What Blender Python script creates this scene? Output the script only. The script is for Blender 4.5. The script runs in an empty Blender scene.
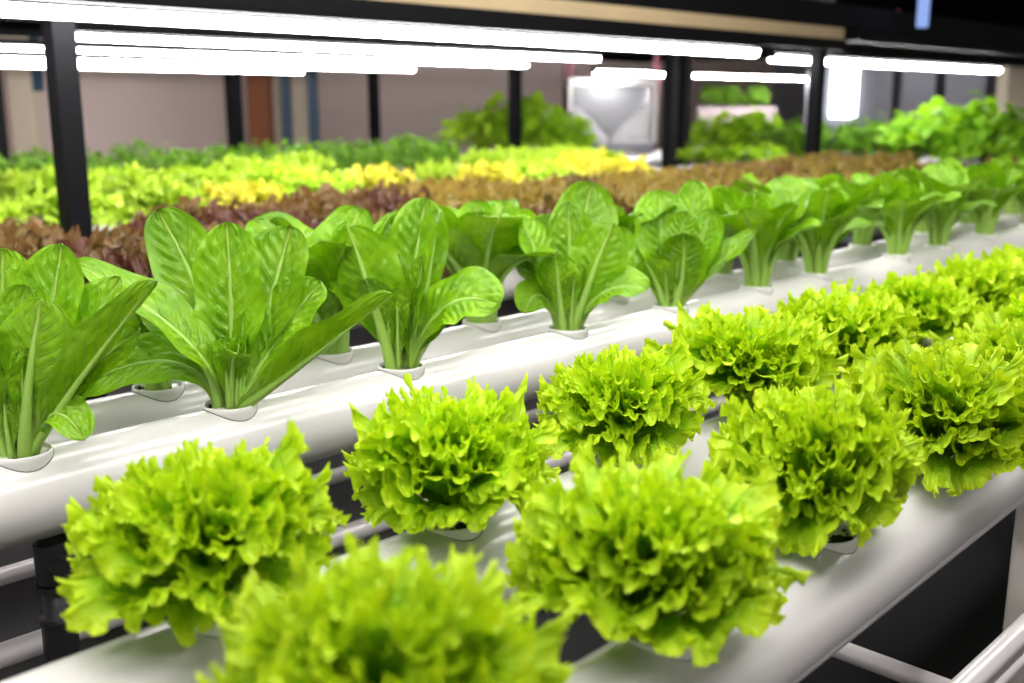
import bpy, math, random
import numpy as np
from mathutils import Vector, Matrix
PI = math.pi
R = math.radians
scene = bpy.context.scene
col = scene.collection

# ------------------------------------------------------------------ camera
F = 1076.0
PITCH, YAW = R(12.574), R(43.9565)
CAM = np.array([0.0, 0.0, 1.26])
FWD = np.array([math.cos(YAW)*math.cos(PITCH), math.sin(YAW)*math.cos(PITCH), -math.sin(PITCH)])
RGT = np.array([math.sin(YAW), -math.cos(YAW), 0.0])
UPV = np.cross(RGT, FWD)
FH = np.array([math.cos(YAW), math.sin(YAW), 0.0])      # level heading
cd = bpy.data.cameras.new('camera'); cam = bpy.data.objects.new('camera', cd); col.objects.link(cam)
cam.location = CAM; cam.rotation_euler = (PI/2-PITCH, 0, YAW-PI/2)
cd.sensor_width = 36; cd.lens = F*36/1024; cd.clip_start = .02
cd.dof.use_dof = True; cd.dof.focus_distance = 1.22; cd.dof.aperture_fstop = 4.0
scene.camera = cam

def at(x, y, t):            # a world point at camera depth t
    return CAM + t*(FWD + (x-512)/F*RGT - (y-341.5)/F*UPV)
def at_z(x, y, z):
    d = FWD + (x-512)/F*RGT - (y-341.5)/F*UPV
    return CAM + d*((z-CAM[2])/d[2])
def proj(p):
    q = np.array(p)-CAM; t = q@FWD
    if t < .05: return None
    return 512+F*(q@RGT)/t, 341.5-F*(q@UPV)/t, t

# ------------------------------------------------------------------ materials
def nmat(name):
    m = bpy.data.materials.new(name); m.use_nodes = True
    nt = m.node_tree; nt.nodes.clear()
    return m, nt, nt.nodes, nt.links
def simple(name, colr, rough=.5, metal=0., noise=0., nscale=12., bump=0., spec=.5, coat=0.):
    m, nt, N, L = nmat(name)
    o = N.new('ShaderNodeOutputMaterial'); b = N.new('ShaderNodeBsdfPrincipled')
    L.new(b.outputs[0], o.inputs[0])
    b.inputs['Base Color'].default_value = (*colr, 1); b.inputs['Roughness'].default_value = rough
    b.inputs['Metallic'].default_value = metal; b.inputs['Specular IOR Level'].default_value = spec
    b.inputs['Coat Weight'].default_value = coat; b.inputs['Coat Roughness'].default_value = .12
    tc = N.new('ShaderNodeTexCoord'); n = N.new('ShaderNodeTexNoise')
    n.inputs['Scale'].default_value = nscale; n.inputs['Detail'].default_value = 5
    L.new(tc.outputs['Object'], n.inputs['Vector'])
    if noise:
        mx = N.new('ShaderNodeMix'); mx.data_type = 'RGBA'
        mx.inputs['A'].default_value = (*[c*(1-noise) for c in colr], 1)
        mx.inputs['B'].default_value = (*[min(1, c*(1+noise)) for c in colr], 1)
        L.new(n.outputs['Fac'], mx.inputs['Factor']); L.new(mx.outputs['Result'], b.inputs['Base Color'])
    if bump:
        bp = N.new('ShaderNodeBump'); bp.inputs['Strength'].default_value = bump; bp.inputs['Distance'].default_value = .01
        L.new(n.outputs['Fac'], bp.inputs['Height']); L.new(bp.outputs[0], b.inputs['Normal'])
    return m
def emit(name, colr, strength):
    m, nt, N, L = nmat(name)
    o = N.new('ShaderNodeOutputMaterial'); e = N.new('ShaderNodeEmission')
    e.inputs[0].default_value = (*colr, 1); e.inputs[1].default_value = strength
    L.new(e.outputs[0], o.inputs[0]); return m
def math_node(N, L, op, a, b=None):
    n = N.new('ShaderNodeMath'); n.operation = op
    for i, x in enumerate((a, b)):
        if x is None: continue
        if isinstance(x, (int, float)): n.inputs[i].default_value = x
        else: L.new(x, n.inputs[i])
    return n.outputs[0]
def leaf_mat(name, base, dark, vein, margin=None, trans=.35, kind='frill', rough=.42, transcol=None, coat=0., bump=.6):
    """UV.x runs from the petiole to the tip, UV.y across the blade (.5 is the midrib)."""
    m, nt, N, L = nmat(name)
    o = N.new('ShaderNodeOutputMaterial'); b = N.new('ShaderNodeBsdfPrincipled'); tr = N.new('ShaderNodeBsdfTranslucent')
    mixs = N.new('ShaderNodeMixShader'); mixs.inputs[0].default_value = trans
    L.new(b.outputs[0], mixs.inputs[1]); L.new(tr.outputs[0], mixs.inputs[2]); L.new(mixs.outputs[0], o.inputs[0])
    uv = N.new('ShaderNodeUVMap'); sp = N.new('ShaderNodeSeparateXYZ'); L.new(uv.outputs[0], sp.inputs[0])
    u = sp.outputs['X']; v = sp.outputs['Y']
    av = math_node(N, L, 'ABSOLUTE', math_node(N, L, 'SUBTRACT', math_node(N, L, 'MULTIPLY', v, 2.0), 1.0))
    tc = N.new('ShaderNodeTexCoord'); ns = N.new('ShaderNodeTexNoise'); ns.inputs['Scale'].default_value = 22
    L.new(tc.outputs['Object'], ns.inputs['Vector'])
    oi = N.new('ShaderNodeObjectInfo')
    if kind == 'romaine':
        q = math_node(N, L, 'SUBTRACT', math_node(N, L, 'MULTIPLY', u, 13.0), math_node(N, L, 'MULTIPLY', av, 2.6))
        q = math_node(N, L, 'ADD', q, math_node(N, L, 'MULTIPLY', ns.outputs['Fac'], .5))
        fr = math_node(N, L, 'ABSOLUTE', math_node(N, L, 'SUBTRACT', math_node(N, L, 'FRACT', q), .5))
        lat = N.new('ShaderNodeMapRange'); lat.inputs['From Min'].default_value = .07; lat.inputs['From Max'].default_value = 0.0
        L.new(fr, lat.inputs['Value'])
        mid = N.new('ShaderNodeMapRange'); mid.inputs['From Min'].default_value = .09; mid.inputs['From Max'].default_value = .02
        L.new(av, mid.inputs['Value'])
        fade = N.new('ShaderNodeMapRange'); fade.inputs['From Min'].default_value = 1.0; fade.inputs['From Max'].default_value = .25
        L.new(av, fade.inputs['Value'])
        vn = math_node(N, L, 'MAXIMUM', math_node(N, L, 'MULTIPLY', math_node(N, L, 'MULTIPLY', lat.outputs[0], fade.outputs[0]), .6), mid.outputs[0])
        pet = N.new('ShaderNodeMapRange'); pet.inputs['From Min'].default_value = .34; pet.inputs['From Max'].default_value = .12
        L.new(u, pet.inputs['Value'])
        vn = math_node(N, L, 'MAXIMUM', vn, math_node(N, L, 'MULTIPLY', pet.outputs[0], .85))
        mp = N.new('ShaderNodeMapping'); mp.inputs['Scale'].default_value = (16.0, 9.0, 1)
        L.new(uv.outputs[0], mp.inputs['Vector'])
        vo = N.new('ShaderNodeTexVoronoi'); vo.feature = 'SMOOTH_F1'; vo.inputs['Scale'].default_value = 1.0
        L.new(mp.outputs[0], vo.inputs['Vector'])
        hgt = math_node(N, L, 'SUBTRACT', math_node(N, L, 'MULTIPLY', vo.outputs['Distance'], -1.6), vn)
    else:
        mp = N.new('ShaderNodeMapping'); mp.inputs['Scale'].default_value = (9.0, 17.0, 1)
        L.new(uv.outputs[0], mp.inputs['Vector'])
        vo = N.new('ShaderNodeTexVoronoi'); vo.feature = 'DISTANCE_TO_EDGE'; vo.inputs['Scale'].default_value = 1.0
        L.new(mp.outputs[0], vo.inputs['Vector'])
        net = N.new('ShaderNodeMapRange'); net.inputs['From Min'].default_value = .09; net.inputs['From Max'].default_value = 0.0
        L.new(vo.outputs['Distance'], net.inputs['Value'])
        fr = math_node(N, L, 'ABSOLUTE', math_node(N, L, 'SUBTRACT', math_node(N, L, 'FRACT', math_node(N, L, 'MULTIPLY_ADD', v, 7.0)), .5))
        rad = N.new('ShaderNodeMapRange'); rad.inputs['From Min'].default_value = .12; rad.inputs['From Max'].default_value = 0.0
        L.new(fr, rad.inputs['Value'])
        fade = N.new('ShaderNodeMapRange'); fade.inputs['From Min'].default_value = .9; fade.inputs['From Max'].default_value = .2
        L.new(u, fade.inputs['Value'])
        vn = math_node(N, L, 'MAXIMUM', math_node(N, L, 'MULTIPLY', net.outputs[0], .42), math_node(N, L, 'MULTIPLY', rad.outputs[0], fade.outputs[0]))
        hgt = math_node(N, L, 'MULTIPLY', vn, -1.0)
    c1 = N.new('ShaderNodeMix'); c1.data_type = 'RGBA'
    c1.inputs['A'].default_value = (*dark, 1); c1.inputs['B'].default_value = (*base, 1)
    nr = N.new('ShaderNodeMapRange'); nr.inputs['From Min'].default_value = .3; nr.inputs['From Max'].default_value = .62
    L.new(ns.outputs['Fac'], nr.inputs['Value']); L.new(nr.outputs[0], c1.inputs['Factor'])
    last = c1.outputs['Result']
    if margin:
        cm = N.new('ShaderNodeMix'); cm.data_type = 'RGBA'; cm.inputs['B'].default_value = (*margin, 1)
        mr = N.new('ShaderNodeMapRange'); mr.inputs['From Min'].default_value = .72; mr.inputs['From Max'].default_value = 1.0
        L.new(u, mr.inputs['Value']); L.new(mr.outputs[0], cm.inputs['Factor']); L.new(last, cm.inputs['A']); last = cm.outputs['Result']
    cv = N.new('ShaderNodeMix'); cv.data_type = 'RGBA'; cv.inputs['B'].default_value = (*vein, 1)
    L.new(vn, cv.inputs['Factor']); L.new(last, cv.inputs['A']); last = cv.outputs['Result']
    hs = N.new('ShaderNodeHueSaturation')
    rr = N.new('ShaderNodeMapRange'); rr.inputs['To Min'].default_value = .86; rr.inputs['To Max'].default_value = 1.14
    L.new(oi.outputs['Random'], rr.inputs['Value']); L.new(rr.outputs[0], hs.inputs['Value']); L.new(last, hs.inputs['Color'])
    L.new(hs.outputs[0], b.inputs['Base Color'])
    ht = N.new('ShaderNodeMix'); ht.data_type = 'RGBA'; ht.blend_type = 'MULTIPLY'; ht.inputs['Factor'].default_value = 1
    ht.inputs['B'].default_value = (*(transcol or (1.25, 1.25, .5)), 1); L.new(hs.outputs[0], ht.inputs['A'])
    L.new(ht.outputs['Result'], tr.inputs[0])
    b.inputs['Roughness'].default_value = rough; b.inputs['Specular IOR Level'].default_value = .32
    b.inputs['Coat Weight'].default_value = coat
    bp = N.new('ShaderNodeBump'); bp.inputs['Strength'].default_value = bump; bp.inputs['Distance'].default_value = .003
    L.new(hgt, bp.inputs['Height']); L.new(bp.outputs[0], b.inputs['Normal']); L.new(bp.outputs[0], tr.inputs['Normal'])
    return m

M = dict(
    pvc=simple('white_pvc', (.69, .665, .655), .24, noise=.03, nscale=5, bump=.015, coat=.15),
    cup=simple('cup_plastic', (.80, .78, .76), .38),
    medium=simple('growing_medium', (.018, .016, .010), .95, noise=.5, nscale=200, bump=.8),
    seal=simple('seal_gap', (.015, .015, .015), .7),
    black=simple('black_steel', (.003, .003, .004), .6, spec=.12),
    blackpipe=simple('black_plastic', (.012, .012, .014), .38),
    darkpanel=simple('dark_panel', (.003, .003, .003), 1.0, spec=0.),
    steel=simple('galvanised_steel', (.74, .69, .71), .3, metal=.2, noise=.06),
    legwhite=simple('painted_leg', (.72, .66, .63), .4),
    wood=simple('beige_board', (.50, .38, .22), .6, noise=.15, nscale=6),
    floor=simple('floor_rubber', (.005, .005, .006), .5, noise=.3, nscale=3, spec=.15),
    wall=simple('wall_paint', (.70, .56, .51), .85, noise=.05, nscale=2),
    wallgrey=simple('wall_grey', (.30, .30, .34), .8, noise=.06),
    ceil=simple('ceiling_dark', (.004, .0035, .0035), 1.0, spec=0.),
    maroon=simple('maroon_paint', (.13, .035, .05), .5),
    rust=simple('rust_orange', (.24, .065, .015), .6, noise=.3),
    beige=simple('beige_column', (.68, .58, .44), .7, noise=.05),
    blue=simple('blue_steel', (.012, .06, .11), .5),
    doorgrey=simple('door_grey', (.33, .33, .38), .5),
    fabric=simple('white_bag', (.75, .73, .73), .7),
    planter=simple('planter_pink', (.45, .37, .37), .7, noise=.06),
    tube=emit('led_diffuser', (1.0, .96, .97), 60.0),
    tubefar=emit('led_diffuser_far', (1.0, .97, .97), 115.0),
    tubetop=emit('led_diffuser_over_beds', (1.0, .975, .945), 44.0),
    winlight=emit('window_daylight', (.92, .96, 1.0), 6),
    bluetube=emit('blue_tube', (.35, .5, 1.0), .9),
)
def glass():
    m, nt, N, L = nmat('clear_panel')
    o = N.new('ShaderNodeOutputMaterial'); t = N.new('ShaderNodeBsdfTransparent'); g = N.new('ShaderNodeBsdfPrincipled')
    g.inputs['Base Color'].default_value = (.8, .8, .84, 1); g.inputs['Roughness'].default_value = .12
    x = N.new('ShaderNodeMixShader'); x.inputs[0].default_value = .18
    L.new(t.outputs[0], x.inputs[1]); L.new(g.outputs[0], x.inputs[2]); L.new(x.outputs[0], o.inputs[0]); return m
M['glass'] = glass()
M['frill'] = leaf_mat('frilly_leaf', (.275, .56, .005), (.145, .405, .004), (.54, .73, .05), margin=(.56, .73, .014), trans=.24, rough=.42)
M['frill2'] = leaf_mat('lime_leaf', (.42, .62, .03), (.30, .52, .02), (.5, .7, .12), margin=(.50, .70, .05), trans=.3)
M['yellow'] = leaf_mat('yellow_leaf', (.66, .66, .035), (.48, .58, .03), (.7, .7, .15), margin=(.80, .72, .07), trans=.3)
M['red'] = leaf_mat('red_leaf', (.125, .058, .034), (.07, .032, .022), (.22, .14, .07), margin=(.13, .052, .038), trans=.2, transcol=(1.2, .9, .6), rough=.38)
M['bronze'] = leaf_mat('bronze_leaf', (.19, .15, .028), (.13, .080, .026), (.3, .25, .08), margin=(.19, .105, .04), trans=.22, transcol=(1.2, 1., .6))
M['olive'] = leaf_mat('olive_leaf', (.40, .38, .04), (.30, .24, .035), (.38, .34, .09), margin=(.29, .20, .045), trans=.25, transcol=(1.2, 1.05, .6))
M['romaine'] = leaf_mat('romaine_leaf', (.23, .46, .007), (.14, .34, .005), (.42, .60, .11), trans=.2, kind='romaine', rough=.33, coat=.12, bump=.8)
M['herb'] = leaf_mat('herb_leaf', (.22, .46, .015), (.13, .33, .010), (.2, .4, .06), trans=.25)
M['basil'] = leaf_mat('basil_leaf', (.36, .66, .025), (.24, .54, .015), (.3, .55, .08), trans=.3)
M['limebasil'] = leaf_mat('lime_basil_leaf', (.52, .80, .04), (.38, .68, .02), (.5, .7, .1), trans=.3)
M['rib'] = simple('romaine_rib', (.33, .54, .09), .4)

# ------------------------------------------------------------------ mesh builder
class MB:
    def __init__(s): s.v = []; s.f = []; s.mi = []; s.n = 0; s.uv = []
    def add(s, V, Fc, mi=0, uv=None):
        V = np.asarray(V, float)
        s.v.append(V); Fc = np.asarray(Fc); s.f.extend((Fc+s.n).tolist()); s.mi.extend([mi]*len(Fc)); s.n += len(V)
        s.uv.append(np.zeros((len(V), 2)) if uv is None else np.asarray(uv, float))
    def grid(s, P, uv=None, mi=0, wrap=False):
        nu, nv = P.shape[:2]
        i = np.arange(nu*nv).reshape(nu, nv)
        if wrap: i = np.concatenate([i, i[:, :1]], 1)
        Fc = np.stack([i[:-1, :-1], i[1:, :-1], i[1:, 1:], i[:-1, 1:]], -1).reshape(-1, 4)
        s.add(P.reshape(-1, 3), Fc, mi, None if uv is None else uv.reshape(-1, 2))
    def box(s, c, size, rot=None, mi=0):
        x, y, z = [d/2 for d in size]
        V = np.array([[a, b, d] for a in (-x, x) for b in (-y, y) for d in (-z, z)])
        if rot is not None: V = V@np.array(rot).T
        s.add(V+np.array(c), [[0, 1, 3, 2], [4, 6, 7, 5], [0, 4, 5, 1], [2, 3, 7, 6], [0, 2, 6, 4], [1, 5, 7, 3]], mi)
    def tube(s, pts, rad, n=16, cap=True, mi=0):
        pts = np.asarray(pts, float); k = len(pts); rad = np.broadcast_to(rad, (k,))
        T = np.gradient(pts, axis=0); T /= np.linalg.norm(T, axis=1)[:, None]
        up = np.array([0, 0, 1.]) if abs(T[0][2]) < .9 else np.array([1., 0, 0])
        A = np.cross(T, up); A /= np.linalg.norm(A, axis=1)[:, None]; B = np.cross(A, T)
        th = np.arange(n)/n*2*PI
        P = pts[:, None]+rad[:, None, None]*(np.cos(th)[None, :, None]*A[:, None]+np.sin(th)[None, :, None]*B[:, None])
        base = s.n; s.grid(P, mi=mi, wrap=True)
        if cap:
            s.f.append([base+j for j in range(n)]); s.f.append([base+(k-1)*n+j for j in range(n)][::-1]); s.mi += [mi, mi]
    def lathe(s, prof, c=(0, 0, 0), n=32, mi=0):
        th = np.arange(n)/n*2*PI
        P = np.array([[[r*math.cos(t)+c[0], r*math.sin(t)+c[1], z+c[2]] for t in th] for r, z in prof])
        s.grid(P, mi=mi, wrap=True)
    def mesh(s, name, mats, smooth=True):
        me = bpy.data.meshes.new(name)
        V = np.concatenate(s.v) if s.v else np.zeros((0, 3))
        me.from_pydata(V.tolist(), [], s.f)
        UV = np.concatenate(s.uv)
        lay = me.uv_layers.new(name='UVMap')
        vi = np.empty(len(me.loops), np.int32); me.loops.foreach_get('vertex_index', vi)
        lay.data.foreach_set('uv', UV[vi].ravel())
        for m in mats: me.materials.append(m)
        me.polygons.foreach_set('material_index', np.array(s.mi, np.int32))
        me.polygons.foreach_set('use_smooth', np.full(len(me.polygons), smooth))
        me.update(); return me
    def build(s, name, mat, parent=None, smooth=False):
        mats = mat if isinstance(mat, (list, tuple)) else [mat]
        return link(name, s.mesh(name, mats, smooth), parent)
def link(name, me, parent=None):
    o = bpy.data.objects.new(name, me); col.objects.link(o)
    if parent: o.parent = parent
    return o
def bevel(o, w=.003):
    md = o.modifiers.new('bevel', 'BEVEL'); md.width = w; md.segments = 2; md.limit_method = 'ANGLE'; return o
def tag(o, label, cat, group=None, kind=None):
    if label: o['label'] = label
    if cat: o['category'] = cat
    if group: o['group'] = group
    if kind: o['kind'] = kind
    return o
def empty(name, loc=(0, 0, 0), rz=0):
    o = bpy.data.objects.new(name, None); col.objects.link(o); o.location = tuple(loc); o.rotation_euler = (0, 0, rz)
    o.empty_display_size = .05; return o

# ------------------------------------------------------------------ leaves
def smooth01(x): x = np.clip(x, 0, 1); return x*x*(3-2*x)
def frill_leaf(mb, rng, L, e0, e1, az, base=(0, 0, 0), fan=1.2, ns=26, nv=480, ruf=1.0, k1=5, k2=30, pet=.16, cup=.22, bow=1.2, flare=0.):
    x0 = np.linspace(0, 1, ns); t = 1-(1-x0)**1.75; ph = np.linspace(-1, 1, nv)
    S, V = np.meshgrid(t, ph, indexing='ij')
    p = rng.uniform(0, 6.28, 10)
    Vw = V+.07*np.sin(4*V+p[0])+.035*np.sin(9*V+p[1])
    edge = S**13; fine = S**20; mid = S**5; am = .65+.35*np.sin(5.1*V+p[9])*np.sin(8.3*V+p[2])
    a2 = k2*PI*Vw+p[4]+1.4*np.sin(3.3*V+p[5])
    scal = np.abs(np.sin(a2*.5+p[8]))
    prof = 1-.20*V**2+.07*np.sin(5.5*Vw+p[2])+.05*np.sin(11*Vw+p[3])
    rho = S*L*(1-pet)*prof*(1+.045*mid*np.sin(7.3*PI*Vw+p[4])+.03*mid*np.sin(17*Vw+p[1])+edge*(.03*scal-.01)+fine*.012*np.sin(2.1*a2+p[6]))
    phi = V*fan+edge*.85/k2*np.cos(a2)+fine*.42/k2*np.cos(2.1*a2+p[6])+mid*.05*np.cos(10*PI*Vw+p[8])
    x = pet*L*np.minimum(1, S*6)+rho*np.cos(phi*.92); y = rho*np.sin(phi)
    wv = .6+.4*np.sin(2.7*V+p[7])
    nrm = ruf*L*(.095*S**2.6*np.sin(k1*PI*Vw+p[3])+.030*S**2*np.sin(2.3*k1*PI*Vw+p[9])
                 + .055*mid*np.sin(10*PI*Vw+p[8])*am+1.3/k2*edge*np.sin(a2)*wv+.75/k2*fine*np.sin(2.1*a2+p[6])*am-flare*S**6+.012*fine
                 + .02*S*(1-S)*4*np.sin(10*V+p[5])*np.sin(13*S+p[0]))
    nrm += cup*np.abs(y)*(.6+.4*S)
    q = np.linspace(0, 1.35, 60); el = e0+(e1-e0)*np.clip(q, 0, 1.3)**bow
    dx = np.cos(el)*L*1.35/60; dz = np.sin(el)*L*1.35/60
    cx = np.concatenate([[0], np.cumsum(dx)])[:60]; cz = np.concatenate([[0], np.cumsum(dz)])[:60]
    xs = np.clip(x/L, 0, 1.34)
    px = np.interp(xs, q, cx); pz = np.interp(xs, q, cz); ee = np.interp(xs, q, el)
    X = px-np.sin(ee)*nrm; Z = pz+np.cos(ee)*nrm
    ca, sa = math.cos(az), math.sin(az)
    P = np.stack([X*ca-y*sa+base[0], X*sa+y*ca+base[1], Z+base[2]], -1)
    mb.grid(P, np.stack([S, V*.5+.5], -1))

def frilly_plant(seed, Rr=.105, n=26, ns=26, nv=480, ruf=1., k2=30, fan=1.2, low=0.):
    rng = np.random.default_rng(seed); mb = MB()
    for i in range(n):
        f = (i/(n-1))                                  # 0 outer, 1 heart
        az = i*2.39996+rng.uniform(-.25, .25)
        e0 = R(44+41*f-low+rng.uniform(-6, 6))
        e1 = R(-42+110*f**.85-low+rng.uniform(-12, 12))
        L = Rr*(1.0+.22*math.sin(PI*min(1, f*1.1))+.02*f)*rng.uniform(.92, 1.08)
        r0 = .014*(1-f)
        frill_leaf(mb, rng, L, e0, e1, az, (r0*math.cos(az), r0*math.sin(az), .002+.004*f), fan*(1-.22*f), ns, nv, ruf, k1=2.5+rng.uniform(-.5, 1), k2=k2+int(rng.integers(-2, 3)), flare=.065*min(1, f*1.6)-.01)
    return mb

def romaine_leaf_mesh(rng, P0, P1, P2, hw, face, cup=.35, curl=0., nu=30, nv=19, pucker=1., wave=1.):
    """A blade on a quadratic midrib P0-P1-P2 (metres), upper face towards `face`."""
    mb = MB()
    P0, P1, P2 = map(np.asarray, (P0, P1, P2))
    s = np.linspace(0, 1, nu); v = np.linspace(-1, 1, nv)
    C = (1-s)[:, None]**2*P0+2*(s*(1-s))[:, None]*P1+s[:, None]**2*P2
    T = np.gradient(C, axis=0); T /= np.linalg.norm(T, axis=1)[:, None]
    L = np.linalg.norm(np.diff(C, axis=0), axis=1).sum()
    fc = np.asarray(face, float); Nn = fc-(T@fc)[:, None]*T; Nn /= np.linalg.norm(Nn, axis=1)[:, None]
    B = np.cross(Nn, T)
    pw = .25-.04*smooth01(s/.25)
    body = smooth01((s-.11)/.46)**.9
    tip = np.where(s > .66, np.sqrt(np.clip(1-((s-.66)/.34)**2.2, 0, 1)), 1.)
    w = hw*np.maximum(pw*(s < .8), 0)*(1-body)+hw*body*tip
    w = np.maximum(w, hw*.02)
    S, V = np.meshgrid(s, v, indexing='ij'); W = w[:, None]
    p = rng.uniform(0, 6.28, 6)
    av = np.abs(V)
    bl = smooth01((S-.25)/.25)
    cupf = cup*(1-.45*S)
    ang = cupf*av
    lat = W*V*np.cos(ang*.8)*(1+.03*bl*np.sin(17*S+p[0]+V))
    up = W*av*np.sin(ang)+.0
    qq = 13*S-2.6*av
    pk = (np.abs(np.sin(PI*qq+p[1]*.2))-.5)*np.clip(av*3, 0, 1)*(1-av**3)*bl*(.7+.5*np.sin(5*av+7*S+p[5]))
    up = up+pucker*hw*.15*pk+wave*hw*.10*av**2.5*np.sin(9*S*2+p[2]+(V > 0)*p[3])*bl
    up = up+pucker*hw*.045*np.sin(23*V+p[4])*np.sin(31*S+p[0])*bl*(1-av**2)
    up = up-curl*hw*av**4*bl+hw*.05*np.cos(PI*np.clip(av*4, 0, 1))*bl*-.6
    P = C[:, None]+B[:, None]*lat[..., None]+Nn[:, None]*up[..., None]
    mb.grid(P, np.stack([S, V*.5+.5], -1), 0)
    k = int(nu*.9)
    rr = (hw*.17)*(1-s[:k]/s[k-1])**.8+.0006; rr = np.minimum(rr, np.maximum(w[:k]*.95, .0006))
    mb.tube(C[:k]-Nn[:k]*(rr*.75)[:, None], rr, 8, True, 1)
    return mb

# ------------------------------------------------------------------ shared small parts
def cup_meshes(rp, rc=.0325):
    """white collar, dark fill and joint line for a cup seated on a pipe of radius rp; rim at z=0, pipe crest at z=-.004"""
    mb = MB(); mb.lathe([(rc*.90, -.009), (rc*.93, -.001), (rc*.965, .0), (rc, -.001), (rc, -.006), (rc*.985, -.03), (rc*.80, -.05)], n=40)
    cup = mb.mesh('cup', [M['cup']])
    mb = MB()
    rng = np.random.default_rng(5)
    prof = [(0.0001, -.005), (rc*.3, -.0045), (rc*.6, -.006), (rc*.9, -.0075), (rc*.91, -.012)]
    mb.lathe(prof, n=24)
    for i in range(40):
        a, r = rng.uniform(0, 6.28), rc*.85*math.sqrt(rng.uniform(0, 1)); q = rng.uniform(.001, .0025)
        mb.lathe([(q*.1, q), (q, q*.3), (q*.8, -q)], (r*math.cos(a), r*math.sin(a), -.0055), 6)
    med = mb.mesh('growing_medium', [M['medium']])
    th = np.linspace(0, 2*PI, 49); r2 = rc*1.0
    y = r2*np.sin(th); z = np.sqrt(rp**2-y**2)-rp-.004
    mb = MB(); mb.tube(np.stack([r2*np.cos(th), y, z+.0003], -1), .0005, 6, False)
    return cup, med, mb.mesh('joint_line', [M['seal']])
CUP_R = cup_meshes(.0488, .0325)
CUP_L = cup_meshes(.0544, .031)
def add_cup(root, cm):
    for n, me in zip(('cup', 'growing_medium', 'joint_line'), cm): link(n, me, root)

# ------------------------------------------------------------------ the room
def struct(name, mb, mat, smooth=False):
    o = mb.build(name, mat, None, smooth); o['kind'] = 'structure'; return o
mb = MB(); mb.box((5.5, 3.2, -.05), (16, 12.6, .1)); struct('floor', mb, M['floor'])
mb = MB(); mb.box((5.5, 8.05, 1.5), (16, .1, 3.0)); struct('wall_left', mb, M['wall'])
mb = MB(); mb.box((13.55, 3.2, 1.5), (.1, 11.8, 3.0)); struct('wall_back', mb, M['wallgrey'])
mb = MB(); mb.box((5.5, 3.2, 3.05), (16, 12.6, .1)); struct('ceiling', mb, M['ceil'])

# ------------------------------------------------------------------ front growing channels
ZR, RP = .900, .0488                 # romaine cup rim height, pipe radius
YF, YB = 1.130, 1.274
def channel(name, p0, p1, r, label):
    p0, p1 = np.array(p0, float), np.array(p1, float)
    d = (p1-p0)/np.linalg.norm(p1-p0)
    mb = MB(); n = 40
    mb.tube([p0+(p1-p0)*i/n for i in range(n+1)], r, 64, True)
    o = mb.build(name, M['pvc'], None, True); tag(o, label, 'pipe')
    for e, sg in ((p0, -1), (p1, 1)):
        mb = MB(); mb.tube([e-d*.03*sg, e+d*.004*sg], r*1.05, 48, True); mb.build('end_cap', M['pvc'], o, False)
    return o
zc = ZR-.004-RP
channel('growing_channel', (-.35, YF, zc), (6.0, YF, zc), RP, 'white round plastic pipe holding the front row of romaine')
channel('growing_channel', (-.35, YB, zc), (6.0, YB, zc), RP, 'white round plastic pipe holding the back row of romaine')
# the lettuce bed falls slightly away from the camera
L2 = at_z(662, 628, .868); LD = at_z(937, 462, .857)-L2; LD = LD/LD[0]
RL = .0544
M1 = at_z(213, 607, .872); MD = LD
def lpt(k, row):
    return (L2+LD*(k)) if row == 'front' else (M1+MD*(k))
dz = np.array([0, 0, -.004-RL])
channel('growing_channel', L2+LD*-.85+dz, L2+LD*3.6+dz, RL, 'white round plastic pipe nearest the camera, carrying frilly lettuces')
channel('growing_channel', M1+MD*-.7+dz, M1+MD*3.6+dz, RL, 'white pipe of frilly lettuces just below the romaine pipes')

# ------------------------------------------------------------------ frilly lettuces
frill_meshes = []
for i in range(4):
    frill_meshes.append(frilly_plant(20+i, Rr=.105, n=34).mesh('foliage', [M['frill']]))
frill_far = [frilly_plant(40+i, Rr=.105, n=28, ns=20, nv=300, k2=24).mesh('foliage', [M['frill']]) for i in range(3)]
k3 = at_z(818, 529, .8625)[0]-L2[0]; k4 = at_z(937, 462, .857)[0]-L2[0]
front_k = [-.272, 0, k3, k4]+[k4+.275*i for i in range(1, 7)]
back_k = [0, .265, .55, .82, 1.12, 1.42, 1.72, 2.02, 2.3, 2.6]
front_lab = ['pale lime frilly lettuce cut off by the bottom edge of the photo',
             'blurry whole frilly lettuce low in the photo, second along the front pipe',
             'frilly lettuce with its white cup rim showing fully, middle of the front pipe',
             'frilly lettuce beyond the one with the clear cup rim, cup half hidden',
             'frilly lettuce at the right edge on the front pipe']
back_lab = ['frilly lettuce beside the black drain pipe, leftmost in the photo',
            'sharp frilly lettuce overhanging its pipe, second from the black drain pipe',
            'frilly lettuce third from the black drain pipe, against the romaine pipe',
            'frilly lettuce fourth from the black drain pipe, below the fifth romaine',
            'blurred frilly lettuce fifth from the black drain pipe',
            'blurred frilly lettuce sixth from the black drain pipe']
ORD = 'first second third fourth fifth sixth seventh eighth ninth tenth eleventh twelfth thirteenth fourteenth fifteenth sixteenth seventeenth eighteenth nineteenth twentieth'.split()
ORD += ['twenty-'+o for o in ORD[:9]]
rs = random.Random(4)
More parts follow.
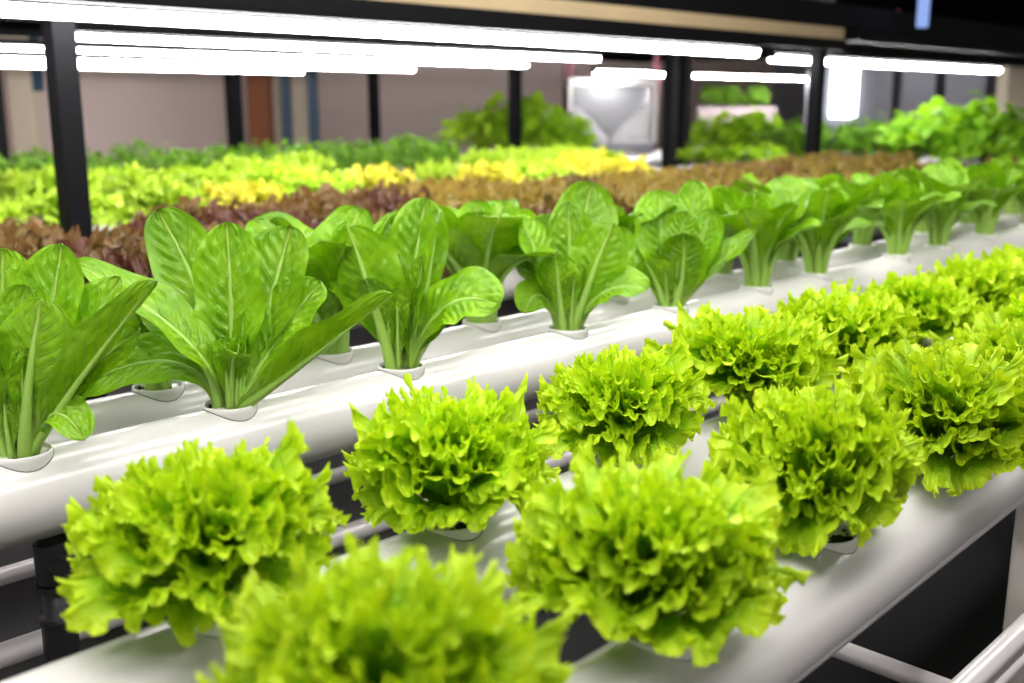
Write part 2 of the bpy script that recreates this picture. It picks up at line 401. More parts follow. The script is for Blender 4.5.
for row, ks, labs in (('front', front_k, front_lab), ('back', back_k, back_lab)):
    for i, k in enumerate(ks):
        p = lpt(k, row); q = proj(p+np.array([0, 0, .06]))
        if q is None or q[0] > 1024+150*.8/q[2]: continue
        root = empty('frilly_lettuce', p, math.atan2(LD[1], 1)); add_cup(root, CUP_L)
        me = (frill_meshes if q[2] < 1.6 else frill_far)
        f = link('foliage', me[(i*2+(row == 'back')) % len(me)], root)
        f.rotation_euler = (rs.uniform(-.06, .06), rs.uniform(-.06, .06), rs.uniform(0, 6.28))
        sc = rs.uniform(.95, 1.05); f.scale = (sc*(.84 if i < 3 else .93), sc*(.84 if i < 3 else .93), sc*({0: 1.14, 1: .99, 2: 1.15}.get(i, 1.04) if row == 'front' else 1.04))
        if row == 'front' and i < 3: f.location = Matrix.Rotation(-root.rotation_euler.z, 3, 'Z')@Vector(-RGT*.010)
        lab = labs[i] if i < len(labs) else ORD[i]+(' frilly lettuce from the left along the front pipe' if row == 'front' else ' frilly lettuce from the black drain pipe on the second pipe')
        tag(root, lab, 'lettuce', 'frilly lettuces on the two front pipes')

# ------------------------------------------------------------------ romaine
def cam_off(t, dx, dy, dd):
    return (RGT*dx+UPV*dy-FH*dd)*(t/F)
def romaine_custom(pos, leaves, seed, label, group, extra=9):
    root = empty('romaine_lettuce', pos); add_cup(root, CUP_R)
    t = proj(pos)[2]; rng = np.random.default_rng(seed)
    for lf in leaves:
        c, tp, hw, face = lf[:4]; kw = lf[4] if len(lf) > 4 else {}
        dirv = cam_off(t, *tp); a = math.atan2(dirv[1], dirv[0])
        b0 = np.array([.009*math.cos(a), .009*math.sin(a), -.005])
        fw = RGT*face[0]+UPV*face[1]-FH*face[2]
        nu = 68 if t < 2 else 40
        me = romaine_leaf_mesh(rng, b0, cam_off(t, *c), dirv, hw*t/F, fw, nu=nu, nv=27 if t < 2 else 17, **kw).mesh('leaf', [M['romaine'], M['rib']])
        link('leaf', me, root)
    mbh = MB()                                          # small heart leaves and basal shoots
    for i in range(extra):
        a = i*2.4+rng.uniform(0, 1); h = rng.uniform(.05, .12); r = rng.uniform(.012, .034)
        me = romaine_leaf_mesh(rng, (.012*math.cos(a), .012*math.sin(a), -.006), (.016*math.cos(a), .016*math.sin(a), h*.6),
                               (r*math.cos(a), r*math.sin(a), h), rng.uniform(.012, .02), (-math.cos(a), -math.sin(a), .4), nu=14, nv=9)
        for V, uvv in zip(me.v, me.uv): pass
        off = mbh.n
        mbh.v += me.v; mbh.uv += me.uv; mbh.f += [[j+off for j in f] for f in me.f]; mbh.mi += me.mi; mbh.n += me.n
    link('heart_leaves', mbh.mesh('heart_leaves', [M['romaine'], M['rib']]), root)
    tag(root, label, 'lettuce', group)
    return root
def romaine_random(pos, seed, label, group, scale=1.0, n=12):
    root = empty('romaine_lettuce', pos); add_cup(root, CUP_R)
    t = proj(pos)[2]; rng = np.random.default_rng(seed)
    ph = rng.uniform(0, 6.28); far = t > 2.4
    for i in range(n):
        f = i/(n-1); a = ph+i*2.39996+rng.uniform(-.3, .3)
        el = R(34+46*f+rng.uniform(-8, 8)); L = scale*(.185+.03*math.sin(PI*f)-.02*f)*rng.uniform(.88, 1.1)
        hz = np.array([math.cos(a), math.sin(a), 0]); zz = np.array([0, 0, 1.])
        P2 = hz*L*math.cos(el)+zz*L*math.sin(el); P1 = hz*L*.16*(1.1-f)+zz*L*.62
        fc = -hz*math.sin(el)+zz*(.35+math.cos(el))
        side = np.cross(zz, hz)*rng.uniform(-.35, .35)
        me = romaine_leaf_mesh(rng, hz*.009+zz*-.005, P1, P2, L*rng.uniform(.20, .25), fc+side, cup=rng.uniform(.2, .5),
                               nu=34 if far else 52, nv=15 if far else 21).mesh('leaf', [M['romaine'], M['rib']])
        link('leaf', me, root)
    tag(root, label, 'lettuce', group); return root
GR = 'romaine lettuces in the front row'
GB = 'romaine lettuces in the back row'
# leaves: control point, tip (pixels right / up / towards the viewer, scaled to metres at the plant), half width, facing
R1 = [((-30, 100, -20), (-24, 200, -15), 40, (.4, .1, .9)), ((14, 100, -25), (32, 203, -25), 37, (-.1, .2, 1)),
      ((18, 70, 26), (36, 158, 34), 45, (.25, .35, -.9), dict(pucker=.4, cup=.25)),
      ((52, 62, 30), (146, 174, 30), 29, (-.62, .55, -.35), dict(cup=.75, pucker=.5)),
      ((40, 95, -15), (92, 168, -28), 34, (-.45, .3, .85)), ((35, 60, -5), (118, 120, -8), 30, (-.35, .5, .8)),
      ((38, 75, 20), (78, 20, 34), 24, (.45, .55, .6)), ((-50, 60, 10), (-110, 120, 10), 36, (.5, .5, .7)),
      ((-30, 70, 30), (-60, 130, 45), 36, (.4, .4, -.8)), ((-10, 110, -5), (5, 165, 0), 26, (0, .2, 1))]
R2 = [((-24, 98, -22), (-82, 190, -30), 35, (.35, .15, .95)), ((4, 80, 2), (-3, 181, 2), 35, (.05, .05, 1), dict(pucker=1.3)),
      ((34, 92, -30), (52, 172, -42), 38, (-.3, .15, 1)), ((46, 74, -14), (88, 118, -20), 36, (-.45, .45, .8)),
      ((62, 36, 34), (166, 113, 30), 30, (-.45, .85, -.12), dict(cup=.8, pucker=.6)),
      ((4, 70, 44), (-138, 148, 48), 32, (.30, .85, .45), dict(cup=.4, pucker=1.2)),
      ((-40, 84, 20), (-144, 20, 34), 32, (.05, .7, .65), dict(cup=.2)),
      ((-32, 70, -12), (-98, 112, -22), 30, (.3, .45, .8)), ((-20, 90, -40), (-20, 165, -55), 32, (0, .1, 1)),
      ((8, 60, 25), (22, 62, 60), 16, (0, .6, -.7))]
R3 = [((-20, 62, 22), (-50, 140, 24), 38, (.35, .3, -.9), dict(pucker=.45, cup=.3)), ((10, 90, -22), (22, 164, -32), 31, (.05, .1, 1)),
      ((24, 84, -2), (38, 154, -4), 32, (-.9, .1, .35), dict(cup=.5)), ((38, 92, 18), (100, 66, 38), 36, (-.25, .72, .62), dict(cup=.2)),
      ((16, 62, 24), (24, 112, 22), 20, (-.7, .3, .5)), ((40, 50, 0), (62, 76, -14), 28, (-.4, .6, .6)),
      ((-30, 60, -10), (-70, 90, -24), 28, (.4, .5, .7)), ((0, 90, -30), (-8, 150, -44), 30, (.1, .1, 1)),
      ((-16, 50, 14), (-30, 92, 40), 22, (.3, .4, -.8))]
R4 = [((18, 48, 18), (44, 107, 22), 30, (.2, .3, -.9), dict(pucker=.45)), ((10, 80, -18), (26, 142, -26), 34, (0, .15, 1)),
      ((-26, 66, 10), (-50, 118, 14), 27, (.65, .35, .55)), ((30, 56, 16), (78, 42, 24), 26, (-.2, .8, .55)),
      ((-30, 60, 10), (-44, 18, 24), 19, (.1, .6, .75)), ((-24, 60, -16), (-58, 96, -28), 28, (.4, .35, .8)),
      ((34, 60, -18), (58, 96, -28), 28, (-.4, .3, .85)), ((4, 70, -6), (0, 124, -8), 24, (0, .1, 1)), ((-10, 40, 22), (-14, 78, 34), 22, (.3, .4, -.8))]
R5 = [((14, 34, 14), (8, 76, 26), 24, (.3, .25, -.9), dict(curl=.5)), ((-10, 60, -14), (-8, 112, -22), 30, (.1, .2, 1)), ((22, 60, -20), (30, 122, -26), 22, (-.1, .2, 1)),
      ((40, 40, 8), (82, 74, 16), 19, (-.4, .7, .4)), ((-28, 40, -4), (-52, 70, -8), 24, (.4, .5, .7)), ((30, 50, -4), (40, 94, -6), 25, (-.5, .3, .7)),
      ((6, 60, -4), (16, 92, -2), 18, (-.2, .2, .9)), ((-16, 30, 12), (-30, 46, 20), 18, (.3, .5, -.6))]
fr_a = [(20, 447), (230, 402), (401, 366), (568, 327), (671, 304), (757, 285), (816, 271.5), (897, 253), (938, 243), (985, 231), (1030, 221)]
cust = {0: R1, 1: R2, 2: R3, 3: R4, 4: R5}
labsF = ['romaine with broad leaves cut off by the left edge', 'tall romaine with a long leaf arching right, second from left edge in front',
         'romaine whose wide leaf flops right over the pipe, third in the front row', 'romaine fourth from the left edge in the front row, behind frilly lettuce',
         'romaine with one folded-over leaf facing out, fifth in the front row']
def at_y(x, y0, z):  # x pixel on the line (y0, z)
    d = FWD+(x-512)/F*RGT
    # solve for the pixel row that lands on world y0 at height z
    lo, hi = 110., 900.
    for _ in range(60):
        m = (lo+hi)/2; p = at_z(x, m, z)
        if p[1] > y0: lo = m
        else: hi = m
    return at_z(x, m, z)
for i, (x, y) in enumerate(fr_a):
    p = at_y(x, YF, ZR)
    if i in cust: romaine_custom(p, cust[i], 60+i, labsF[i], GR)
    else: romaine_random(p, 60+i, f'blurred romaine, {ORD[i]} from the left edge in the front row', GR, rs.uniform(.95, 1.08))
bk_x = [20, 158, 331, 482, 612, 722, 786, 862, 925, 968, 1012]
labsB = ['romaine at the left edge, behind the big cut-off romaine', 'romaine half hidden behind the tall arching romaine, only its cup and low leaves clear',
         'romaine between the tall arching romaine and the one with a flopping leaf, back row']
for i, x in enumerate(bk_x):
    p = at_y(x, YB, ZR)
    romaine_random(p, 90+i, labsB[i] if i < 3 else f'romaine {ORD[i]} from the left edge in the back row', GB, [.6, .62, 1.04, 1.1][i] if i < 4 else rs.uniform(.95, 1.05), n=13)

# ------------------------------------------------------------------ steel stand under the front beds
st = empty('pipe_stand', (0, 0, 0)); tag(st, 'steel tube stand carrying the white pipes in front', 'stand')
def rail(pts, r, name='rail', mat='steel'):
    mb = MB(); mb.tube(pts, r, 20, True); return mb.build(name, M[mat], st, True)
pa = at(0, 577, 1.36); rail([(pa[0]-1, pa[1], pa[2]), (pa[0]+4.5, pa[1], pa[2])], .0115)
pb = at(0, 656, 1.24); rail([(pb[0]-1, pb[1], pb[2]), (pb[0]+4.5, pb[1], pb[2])], .0145)
pc = at(890, 668, 1.35); zc_ = pc[2]
ps = at_z(968, 683, zc_+.02); ps2 = at_z(992, 683, zc_-.012)
rail([(pc[0], ps[1]-.02, zc_), (pc[0], 1.40, zc_)], .0125, 'cross_rail')
rail([(-.5, ps[1], ps[2]), (4.2, ps[1], ps[2])], .0145)
rail([(-.5, ps2[1], ps2[2]), (4.2, ps2[1], ps2[2])], .0125)
pl = at_z(1024, 640, zc_)
def leg(x, y, z1):
    mb = MB(); mb.box((x, y, z1/2), (.04, .03, z1)); bevel(mb.build('leg', M['legwhite'], st), .004)
leg(pl[0]+.085, ps[1]+.036, .775); leg(-.4, ps[1]+.036, .80); leg(pl[0]+2.4, ps[1]+.036, .76)
for x in (-.4, pl[0]+.01, pl[0]+2.4): leg(x, 1.38, .79)
rail([(-.3, ps[1], .805-.02), (-.3, 1.42, .785)], .0125, 'cross_rail')
rail([(2.6, ps[1], .735), (2.6, 1.42, .785)], .0125, 'cross_rail')

# black drain pipe
dp = at(56, 540, 1.17); bx, by = dp[0], YF
g = empty('drain_pipe', (bx, by, 0)); tag(g, 'black plastic drain pipe with couplings dropping from the lower romaine pipe', 'pipe')
mb = MB(); mb.tube([(0, 0, .30), (0, 0, .82)], .0150, 24); mb.build('pipe', M['blackpipe'], g, True)
for z0, z1, r in ((.745, .79, .0195), (.735, .742, .0215), (.655, .695, .0192), (.695, .70, .021)):
    mb = MB(); mb.tube([(0, 0, z0), (0, 0, z1)], r, 24); mb.build('coupling', M['blackpipe'], g, False)
mb = MB(); mb.tube([(0, 0, .765), (.045, .0, .765), (.062, 0, .772), (.070, 0, .79), (.072, 0, .83)], [.0165, .0165, .017, .017, .0165], 20); mb.build('elbow', M['blackpipe'], g, True)
mb = MB(); mb.tube([(.0, -.018, .765), (.0, -.027, .765)], .013, 18); mb.build('plug', M['blackpipe'], g, False)

# ------------------------------------------------------------------ blurred rows behind
ZP = .90
low = {}
def lowmesh(kind, i):
    key = (kind, i)
    if key not in low:
        if kind in ('red', 'bronze', 'olive'): low[key] = frilly_plant(200+i, .11, 16, 14, 96, ruf=1.3, k2=10, fan=1.0, low=6).mesh('foliage', [M[kind]])
        elif kind in ('frill2', 'yellow'): low[key] = frilly_plant(300+i, .125, 18, 13, 84, ruf=.85, k2=9).mesh('foliage', [M[kind]])
        else:
            rng = np.random.default_rng(400+i); mb = MB(); n = 150 if kind == 'herb' else 110
            for j in range(n):
                u = rng.uniform(0, 1); a = rng.uniform(0, 6.28); th = math.acos(1-u*.95); rr = rng.uniform(.55, 1.)
                c = np.array([.115*rr*math.sin(th)*math.cos(a), .115*rr*math.sin(th)*math.sin(a), .03+.125*rr*math.cos(th)])
                l = .032 if kind == 'herb' else .05
                d = np.array([math.cos(a)*.8, math.sin(a)*.8, rng.uniform(-.5, .6)]); d /= np.linalg.norm(d)
                nn = np.array([math.cos(a)*.5, math.sin(a)*.5, 1]); nn += rng.normal(0, .35, 3)
                nn -= nn@d*d; nn /= np.linalg.norm(nn); b = np.cross(nn, d)
                s = np.linspace(0, 1, 6); v = np.linspace(-1, 1, 5); S, V = np.meshgrid(s, v, indexing='ij')
                w = np.sin(PI*np.clip(S, .03, .985))**.7*l*.36
                P = c+d*(S*l)[..., None]+b*(w*V)[..., None]+nn*(-.3*l*S**2+.25*np.abs(w*V))[..., None]
                mb.grid(P, np.stack([S, V*.5+.5], -1))
                mb.tube([(0, 0, .02), (c*.5+np.array([0, 0, .01])), c+d*l*.12], .0008, 3, False)
            for j in range(18):
                a = j*2.4; q = .02+.06*(j/17); mb.tube([(0.004*math.cos(a), .004*math.sin(a), -.004), (q*math.cos(a), q*math.sin(a), .13-.9*q)], .0016, 5)
            low[key] = mb.mesh('foliage', [M[kind]])
    return low[key]
CN = dict(red='red-brown', bronze='bronze-brown', olive='olive', frill2='lime', yellow='yellow')
def bgrow(y, a0, a1, step, kinds, label, group, cat, name, scale=1., zs=1., jit=.02, pick=None, gap=None):
    n = int((a1-a0)/step)+1; k = 0
    for i in range(n):
        x = a0+i*step+rs.uniform(-jit, jit); p = np.array([x, y+rs.uniform(-jit, jit), ZP-.003])
        q = proj(p+np.array([0, 0, .06]))
        if q is None or q[0] < -95/q[2] or q[0] > 1024+95/q[2]: continue
        if gap and gap[0] < q[0] < gap[1]: continue
        kd = pick(q[0]) if pick else kinds[rs.randrange(len(kinds))]
        if kd is None: continue
        o = link(name, lowmesh(kd, rs.randrange(3))); o.location = p
        o.rotation_euler = (rs.uniform(-.08, .08), rs.uniform(-.08, .08), rs.uniform(0, 6.28))
        s = scale*rs.uniform(.9, 1.1); o.scale = (s, s, s*zs*rs.uniform(.92, 1.1))
        tag(o, label.format(o=ORD[k], c=CN.get(kd, 'green')), cat, group); k += 1
def redpick(x):
    if x > 430+rs.uniform(-40, 40): return 'olive' if rs.random() < .88 else 'bronze'
    return 'red' if rs.random() < .5 else 'bronze'
rowname = ['nearest row behind the romaine', 'second row behind the romaine', 'third row behind the romaine', 'farthest row of red lettuce']
for r_, y in enumerate((1.72, 1.98, 2.24, 2.50)):
    bgrow(y, .55, 5.0, .215, ['red'], '{c} lettuce, {o} from the left in the '+rowname[r_], 'blurred red, bronze and olive lettuces', 'lettuce', 'red_leaf_lettuce', 1.0, .92,
          gap=(38, 116) if r_ else None,
          pick=redpick if r_ else (lambda x: 'bronze' if rs.random() < .5 else redpick(x)))
def ypick(x):
    if x < 322: return 'frill2' if rs.random() < .9 else 'yellow'
    if x < 405: return 'yellow' if rs.random() < .75 else 'frill2'
    if x < 442: return None
    if x < 505: return 'yellow'
    if x < 570: return 'frill2'
    return 'yellow' if x < 638 else None
def ypick2(x):
    return ('frill2' if rs.random() < .8 else 'yellow') if x < 330 else ('frill2' if 410 < x < 445 or 500 < x < 600 else None)
bgrow(2.98, .8, 5.2, .27, None, '{c} lettuce, {o} from the left, first row beyond the red lettuces', 'blurred lime and yellow lettuces', 'lettuce', 'yellow_lettuce', 1.0, .95, pick=ypick)
bgrow(3.30, .9, 5.2, .26, None, '{c} lettuce, {o} from the left, second row beyond the red lettuces', 'blurred lime and yellow lettuces', 'lettuce', 'yellow_lettuce', 1.0, 1.0, pick=ypick2)
bgrow(3.64, 1.0, 5.2, .26, None, '{c} lettuce, {o} from the left, third row beyond the red lettuces', 'blurred lime and yellow lettuces', 'lettuce', 'yellow_lettuce', 1.0, 1.0, pick=lambda x: 'frill2' if x < 330 or 462 < x < 590 else None)
for r_, y in enumerate((4.3, 4.62, 4.94)):
    bgrow(y, 1.3, 4.9, .24, ['herb'], '{o} green herb clump from the left, '+['near', 'middle', 'far'][r_]+' herb row before the wall', 'green herb clumps before the wall', 'herb', 'herb_plant', 1.05, 1.0, pick=lambda x: 'herb' if x < 450 else None)
# tall green plants
def clump(specs, kind, label, group, cat, name):
    for i, (x, yb, t, s, zs) in enumerate(specs):
        p = at(x, yb, t); o = link(name, lowmesh(kind, i % 3)); o.location = (p[0], p[1], ZP-.003); o.scale = (s, s, s*zs)
        o.rotation_euler = (0, 0, i*1.7); tag(o, label.format(o=ORD[i]), cat, group)
clump([(482, 158, 7.2, 1.9, 1.15), (512, 158, 7.3, 2.1, 1.35), (545, 158, 7.2, 2.0, 1.3), (566, 158, 7.1, 1.7, 1.1)], 'limebasil',
      '{o} tall leafy green plant from the left, behind the black post beside the clear case', 'tall leafy plants by the clear case', 'plant', 'leafy_plant')
clump([(712, 156, 7.2, 1.5, 1.2), (735, 156, 7.3, 1.6, 1.25), (762, 156, 7.3, 1.6, 1.35)], 'limebasil',
      '{o} lime leafy plant from the left, between the two right black posts', 'lime leafy plants between the posts', 'plant', 'leafy_plant')
clump([(700, 160, 6.3, 1.0, .8), (722, 160, 6.3, 1.0, .8), (744, 160, 6.3, 1.0, .8), (766, 160, 6.3, 1.0, .8)], 'limebasil',
      '{o} low lime clump from the left, in front of the lime leafy plants', 'low lime clumps between the posts', 'plant', 'leafy_plant')
clump([(778, 160, 6.9, 1.5, 1.1), (800, 160, 7.0, 1.5, 1.1), (830, 161, 6.8, 1.5, 1.1), (860, 161, 6.9, 1.6, 1.1), (885, 162, 6.7, 1.6, 1.15)], 'herb',
      '{o} dark green herb clump from the right black post', 'dark herb clumps near the bright window', 'herb', 'herb_plant')
clump([(915, 166, 6.5, 1.7, 1.15), (950, 166, 6.3, 1.9, 1.35), (985, 166, 6.1, 1.9, 1.4), (1018, 166, 5.9, 1.8, 1.25), (1040, 168, 5.6, 1.6, 1.1)], 'basil',
      '{o} tall green plant from the left at the right edge, under the long lamp', 'tall green plants at the right edge', 'plant', 'leafy_plant')
bn = ['red lettuce', 'red lettuce', 'red lettuce', 'red lettuce', 'yellow lettuce', 'lime lettuce', 'lime lettuce', 'herb', 'herb', 'herb']
for i, y in enumerate((1.72, 1.98, 2.24, 2.50, 2.98, 3.30, 3.64, 4.3, 4.62, 4.94)):
    mb = MB(); mb.tube([(-.3, y, ZP-.045), (2.5, y, ZP-.045), (7.2, y, ZP-.045)], .045, 28, True)
    o = mb.build('growing_channel', M['pvc'], None, True)
    tag(o, f'blurred white pipe under the {["nearest", "second", "third", "fourth", "", "near", "far", "near", "middle", "far"][i]} {bn[i]} row'.replace('  ', ' '), 'pipe', 'white pipes under the blurred rows')
bs = empty('pipe_stand', (0, 0, 0)); tag(bs, 'dark stand under the blurred rows of lettuce, mostly hidden', 'stand')
for x in (.0, 3.2, 6.6):
    mb = MB(); mb.box((x, 3.4, ZP-.105), (.05, 3.6, .03)); mb.build('cross_rail', M['black'], bs)
    for y in (1.65, 3.4, 5.1):
        mb = MB(); mb.box((x, y, (ZP-.12)/2), (.05, .05, ZP-.12)); mb.build('leg', M['black'], bs)

# ------------------------------------------------------------------ rack with lamps
rk = empty('grow_rack', (0, 0, 0)); tag(rk, 'black steel rack frame spanning the blurred beds, lamps hung below it', 'rack')
def post(x, y, w, z1=1.62, z0=0.):
    mb = MB(); mb.box((x, y, (z0+z1)/2), (w, w, z1-z0)); bevel(mb.build('post', M['black'], rk), .004)
pp = at_z(74, 243, .9)
post(pp[0], 2.74, .062)
def on_y(px, y):   # x where pixel column px meets the vertical plane at y
    d = FWD+(px-512)/F*RGT+.12*UPV
    return d[0]/d[1]*y
for px, y in ((809, 2.74), (667, 3.6), (515, 4.8), (377, 6.2)): post(on_y(px, y), y, .062)
post(on_y(240, 6.9), 6.9, .09); post(on_y(4, 4.9), 4.9, .07); post(on_y(680, 3.9), 3.9, .07)
def beam(name, c, s, mat): mb = MB(); mb.box(c, s); return mb.build(name, M[mat], rk)
beam('beam', (2.35, 2.60, 1.5255), (5.3, .06, .049), 'black')
beam('board', (2.35, 2.60, 1.577), (5.25, .05, .053), 'wood')
beam('beam', (4.0, 2.62, 1.66), (9.0, .08, .11), 'black')
beam('beam', (7.0, 2.62, 1.577), (3.9, .05, .056), 'black'); beam('beam', (7.0, 2.74, 1.575), (3.7, .26, .05), 'darkpanel'); beam('panel', (7.0, 2.63, 1.80), (4.0, .04, .24), 'darkpanel')
beam('deck', (3.9, 4.6, 1.64), (9.4, 3.9, .03), 'darkpanel')
beam('beam', (7.0, 2.86, 1.5255), (3.6, .06, .049), 'black')
for y in (3.44, 4.28, 5.40, 6.35): beam('beam', (2.4, y, 1.513), (4.3, .03, .024), 'black')
beam('cross_beam', (5.0, 4.5, 1.58), (.06, 4.0, .07), 'black'); beam('cross_beam', (1.2, 4.6, 1.58), (.06, 3.8, .07), 'black')
def led(x0, x1, y, z, label, mat='tube', w=.036):
    if z == ZL: z = 1.449+.85*w-.026
    g = empty('grow_lamp', ((x0+x1)/2, y, z)); L = x1-x0
    mb = MB(); th = np.linspace(-.12*PI, -.88*PI, 9); xs = np.array([-L/2+.006, L/2-.006])
    P = np.array([[[x, w/2*math.cos(t)*.95, .026+w*.85*math.sin(t)] for t in th] for x in xs]); mb.grid(P)
    n = len(th)
    for j in (0, n): mb.f.append([j+i for i in range(n)]); mb.mi.append(0)
    mb.build('diffuser', M[mat], g, True)
    mb = MB(); mb.box((0, 0, .033), (L, w, .022)); bevel(mb.build('housing', M['black'], g), .003)
    for s in (-1, 1):
        mb = MB(); mb.box((s*(L/2-.003), 0, .015), (.008, w*1.02, .034)); mb.build('end_cap', M['black'], g)
    tag(g, label, 'lamp', 'LED strip lamps'); return g
ZL = 1.4565
led(.2, on_y(748, 2.6), 2.60, ZL, 'longest bright LED strip lamp, nearest along the top of the photo', w=.052)
led(1.55, on_y(596, 3.44), 3.44, ZL, 'second LED strip lamp from the front, starting at the thick black post')
led(.9, on_y(527, 4.28), 4.28, ZL, 'third LED strip lamp from the front', w=.028)
led(1.2, on_y(417, 5.4), 5.40, ZL, 'fourth LED strip lamp from the front', w=.028)
led(1.5, on_y(309, 6.35), 6.35, ZL, 'farthest and lowest of the parallel LED strip lamps above the herbs', w=.026)
led(on_y(763, 2.86), on_y(985, 2.86), 2.86, ZL, 'LED strip lamp at right, crossing behind the right black post', w=.05)
q1 = at_z(600, 73.5, ZL); q2 = at_z(820, 79.5, ZL)
led(q1[0], q2[0], (q1[1]+q2[1])/2, ZL, 'LED strip lamp between the two right black posts', 'tubefar')
led(on_y(592, 5.0), on_y(648, 5.0), 5.0, ZL, 'short LED strip lamp above the clear case', 'tubefar', w=.04)
for i, (y, nm) in enumerate(((.05, 'right of'), (.75, 'over'), (1.45, 'behind'))):
    g = led(-.6, 3.6, y, 2.02+.1*i, f'LED strip lamp hung {nm} the front beds, above the photo', 'tubetop', .07)
    for x in (-1.4, 1.4):
        mb = MB(); mb.tube([(x, 0, .04), (x, 0, .98-.1*i)], .004, 8); mb.build('hanger_rod', M['steel'], g, True)

# ------------------------------------------------------------------ far background
def far_box(name, x0, y0, x1, y1, t, depth, mat, label, cat, z0=None, z1=None, group=None):
    A = at((x0+x1)/2, (y0+y1)/2, t); w = (x1-x0)*t/F
    za = at((x0+x1)/2, y1, t)[2] if z0 is None else z0; zb = at((x0+x1)/2, y0, t)[2] if z1 is None else z1
    rot = Matrix.Rotation(YAW-PI/2, 3, 'Z'); c = A+FH*depth/2
    mb = MB(); mb.box((c[0], c[1], (za+zb)/2), (w, depth, zb-za), rot)
    o = mb.build(name, M[mat]); bevel(o, .006); tag(o, label, cat, group); return o
far_box('column', 9, 60, 32, 150, 7.4, .15, 'beige', 'beige column at the far left beside a black post', 'column', 0, 3)
far_box('pipe', 28, 72, 39, 90, 7.4, .08, 'blue', 'small blue fitting beside the far-left beige column', 'fitting', 1.33, 3)
far_box('column', 247, 60, 269, 150, 8.4, .15, 'rust', 'rusty brown column against the taupe wall', 'column', 0, 3)
far_box('column', 271, 60, 281, 150, 8.6, .08, 'beige', 'narrow beige column left of the blue posts', 'column', 0, 3)
far_box('steel_post', 281, 60, 290, 150, 8.4, .07, 'blue', 'left one of two slim blue posts by the rusty column', 'post', 0, 3)
far_box('column', 291, 60, 307, 150, 8.6, .08, 'beige', 'beige strip column between the two blue posts', 'column', 0, 3)
far_box('steel_post', 308, 60, 317, 150, 8.4, .07, 'blue', 'right one of two slim blue posts by the rusty column', 'post', 0, 3)
far_box('column', 1010, -30, 1040, 160, 8.0, .2, 'beige', 'beige column at the right edge', 'column', 0, 3)
far_box('steel_post', 684, 60, 693, 160, 7.2, .06, 'maroon', 'maroon post right of the pair of black posts', 'post', 0, 3)
far_box('steel_post', 563, 60, 574, 160, 8.3, .06, 'maroon', 'maroon post left of the clear case', 'post', 0, 3)
far_box('steel_post', 653, 60, 659, 160, 8.3, .06, 'maroon', 'maroon post right of the clear case', 'post', 0, 3)
# clear case
cs = empty('clear_case', at(612, 142, 7.9)*np.array([1, 1, 0]), YAW-PI/2); tag(cs, 'clear-sided case with white folded bags inside, between maroon posts', 'case')
W_, D_, z0, z1 = .62, .5, .96, 1.40
mb = MB(); mb.box((0, .25, .48), (W_, D_, .96)); bevel(mb.build('base', M['doorgrey'], cs), .01)
for (x, y) in ((-W_/2, 0), (W_/2, 0), (-W_/2, D_), (W_/2, D_)):
    mb = MB(); mb.box((x, y, (z0+z1)/2), (.03, .03, z1-z0)); mb.build('edge', M['fabric'], cs)
mb = MB(); mb.box((0, .25, z1), (W_+.03, D_+.03, .05)); mb.build('lid', M['fabric'], cs)
mb = MB(); mb.box((0, 0, (z0+z1)/2), (W_-.03, .006, z1-z0-.05)); mb.build('pane', M['glass'], cs)
mb = MB(); mb.box((0, D_-.02, (z0+z1)/2), (W_-.03, .01, z1-z0-.05)); mb.build('back_panel', M['doorgrey'], cs)
for sx in (-1, 1):
    mb = MB(); nn = 20
    us = np.linspace(-1, 1, nn); vs = np.linspace(0, 1, 10)
    U, Vv = np.meshgrid(us, vs, indexing='ij')
    hgt = .31*np.clip(1-.5*(U*sx*-1+1)*.85, .05, 1)*(1-.1*U**2)
    P = np.stack([sx*.145+U*.14*(1-.15*Vv), .2+.08*np.cos(Vv*PI)*(1-.5*np.abs(U)), z0+hgt*np.sin(Vv*PI)**.6], -1); mb.grid(P)
    o = mb.build('white_bag', M['fabric'], None, True); o.matrix_world = Matrix.Translation(cs.location)@Matrix.Rotation(YAW-PI/2, 4, 'Z')
    tag(o, f'white folded bag in the clear case, {"left" if sx < 0 else "right"} one of two', 'bag')
# pink planter with shrubs
far_box('planter', 697, 108, 776, 150, 9.6, .4, 'planter', 'pinkish wall planter behind the lime plants', 'planter', 0, at(740, 107, 9.6)[2])
for i, x in enumerate((715, 735, 757)):
    o = link('shrub', lowmesh('herb', i)); p = at(x, 106, 9.75); o.location = (p[0]+FH[0]*.1, p[1]+FH[1]*.1, p[2]-.02); o.scale = (1.0, 1.0, 1.5)
    tag(o, ['left', 'middle', 'right'][i]+' small dark green shrub on the pinkish planter', 'shrub', 'shrubs on the pink planter')
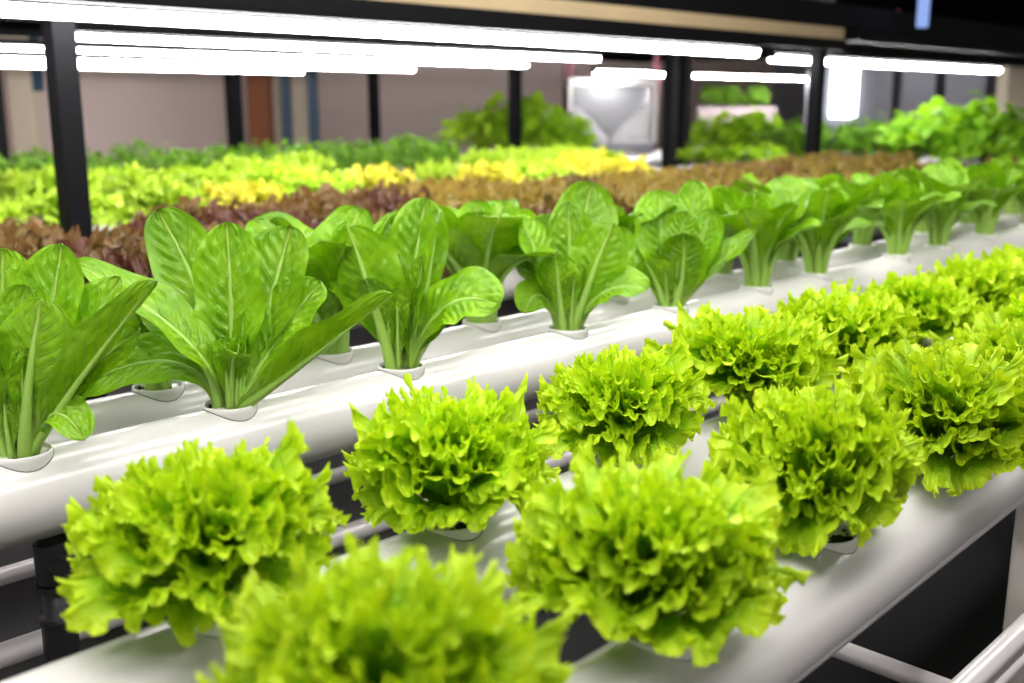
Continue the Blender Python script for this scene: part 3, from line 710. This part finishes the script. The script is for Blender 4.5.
# back wall: bright window, grey lockers
def backpanel(name, x0, x1, y0, y1, mat, t=11.0, depth=.08, label=None, cat=None, kind=None, z0=None):
    o = far_box(name, x0, y0, x1, y1, t, depth, mat, label, cat, z0, None)
    if kind: o['kind'] = kind
    return o
for i, (a, b) in enumerate(((862, 874), (876, 892), (901, 935), (945, 985))):
    backpanel('locker_panel', a, b, 40, 150, 'doorgrey', 10.2, .3, f'{ORD[i]} grey upright panel right of the bright window', 'panel', None, 0)
w1 = backpanel('window_1', 832, 858, 66, 118, 'winlight', 9.6, .04, None, None, 'structure')
mb = MB(); c = at(845, 92, 9.6)+FH*.10; rot = Matrix.Rotation(YAW-PI/2, 3, 'Z')
mb.box((c[0], c[1], 1.15), (.62, .08, 2.3), rot); o = mb.build('wall_niche', M['wallgrey']); o['kind'] = 'structure'
# upper right clutter
far_box('wood_panel', 852, 9, 900, 27, 5.6, .02, 'rust', 'brown board above the right lamp', 'board')
far_box('lamp_tube', 919, -8, 930, 27, 5.5, .03, 'bluetube', 'upright bluish tube lamp hanging near the ceiling', 'lamp', None, 3.0)
g = at(998, 39.5, 9.0)
gl = empty('tube_lamp', g, YAW-PI/2); mb = MB(); mb.tube([(-.17, 0, 0), (.17, 0, 0)], .042, 16); mb.build('tube', M['tube'], gl, True)
mb = MB(); mb.box((0, 0, .06), (.42, .10, .04)); mb.build('housing', M['black'], gl)
mb = MB(); mb.tube([(0, 0, .06), (0, 0, 3.0-g[2])], .01, 8); mb.build('hanger', M['black'], gl, True)
tag(gl, 'short bright tube lamp by the beige column at the right edge', 'lamp')

# ------------------------------------------------------------------ world and view
w = bpy.data.worlds.new('world'); scene.world = w; w.use_nodes = True
bg = w.node_tree.nodes['Background']; bg.inputs[0].default_value = (1.0, .95, .92, 1); bg.inputs[1].default_value = .58
scene.view_settings.view_transform = 'Standard'; scene.view_settings.look = 'None'
scene.view_settings.exposure = 0.0; scene.view_settings.gamma = 1.0
scene.view_settings.use_curve_mapping = False
scene.cycles.use_denoising = True
scene.cycles.max_bounces = 8; scene.cycles.transparent_max_bounces = 8
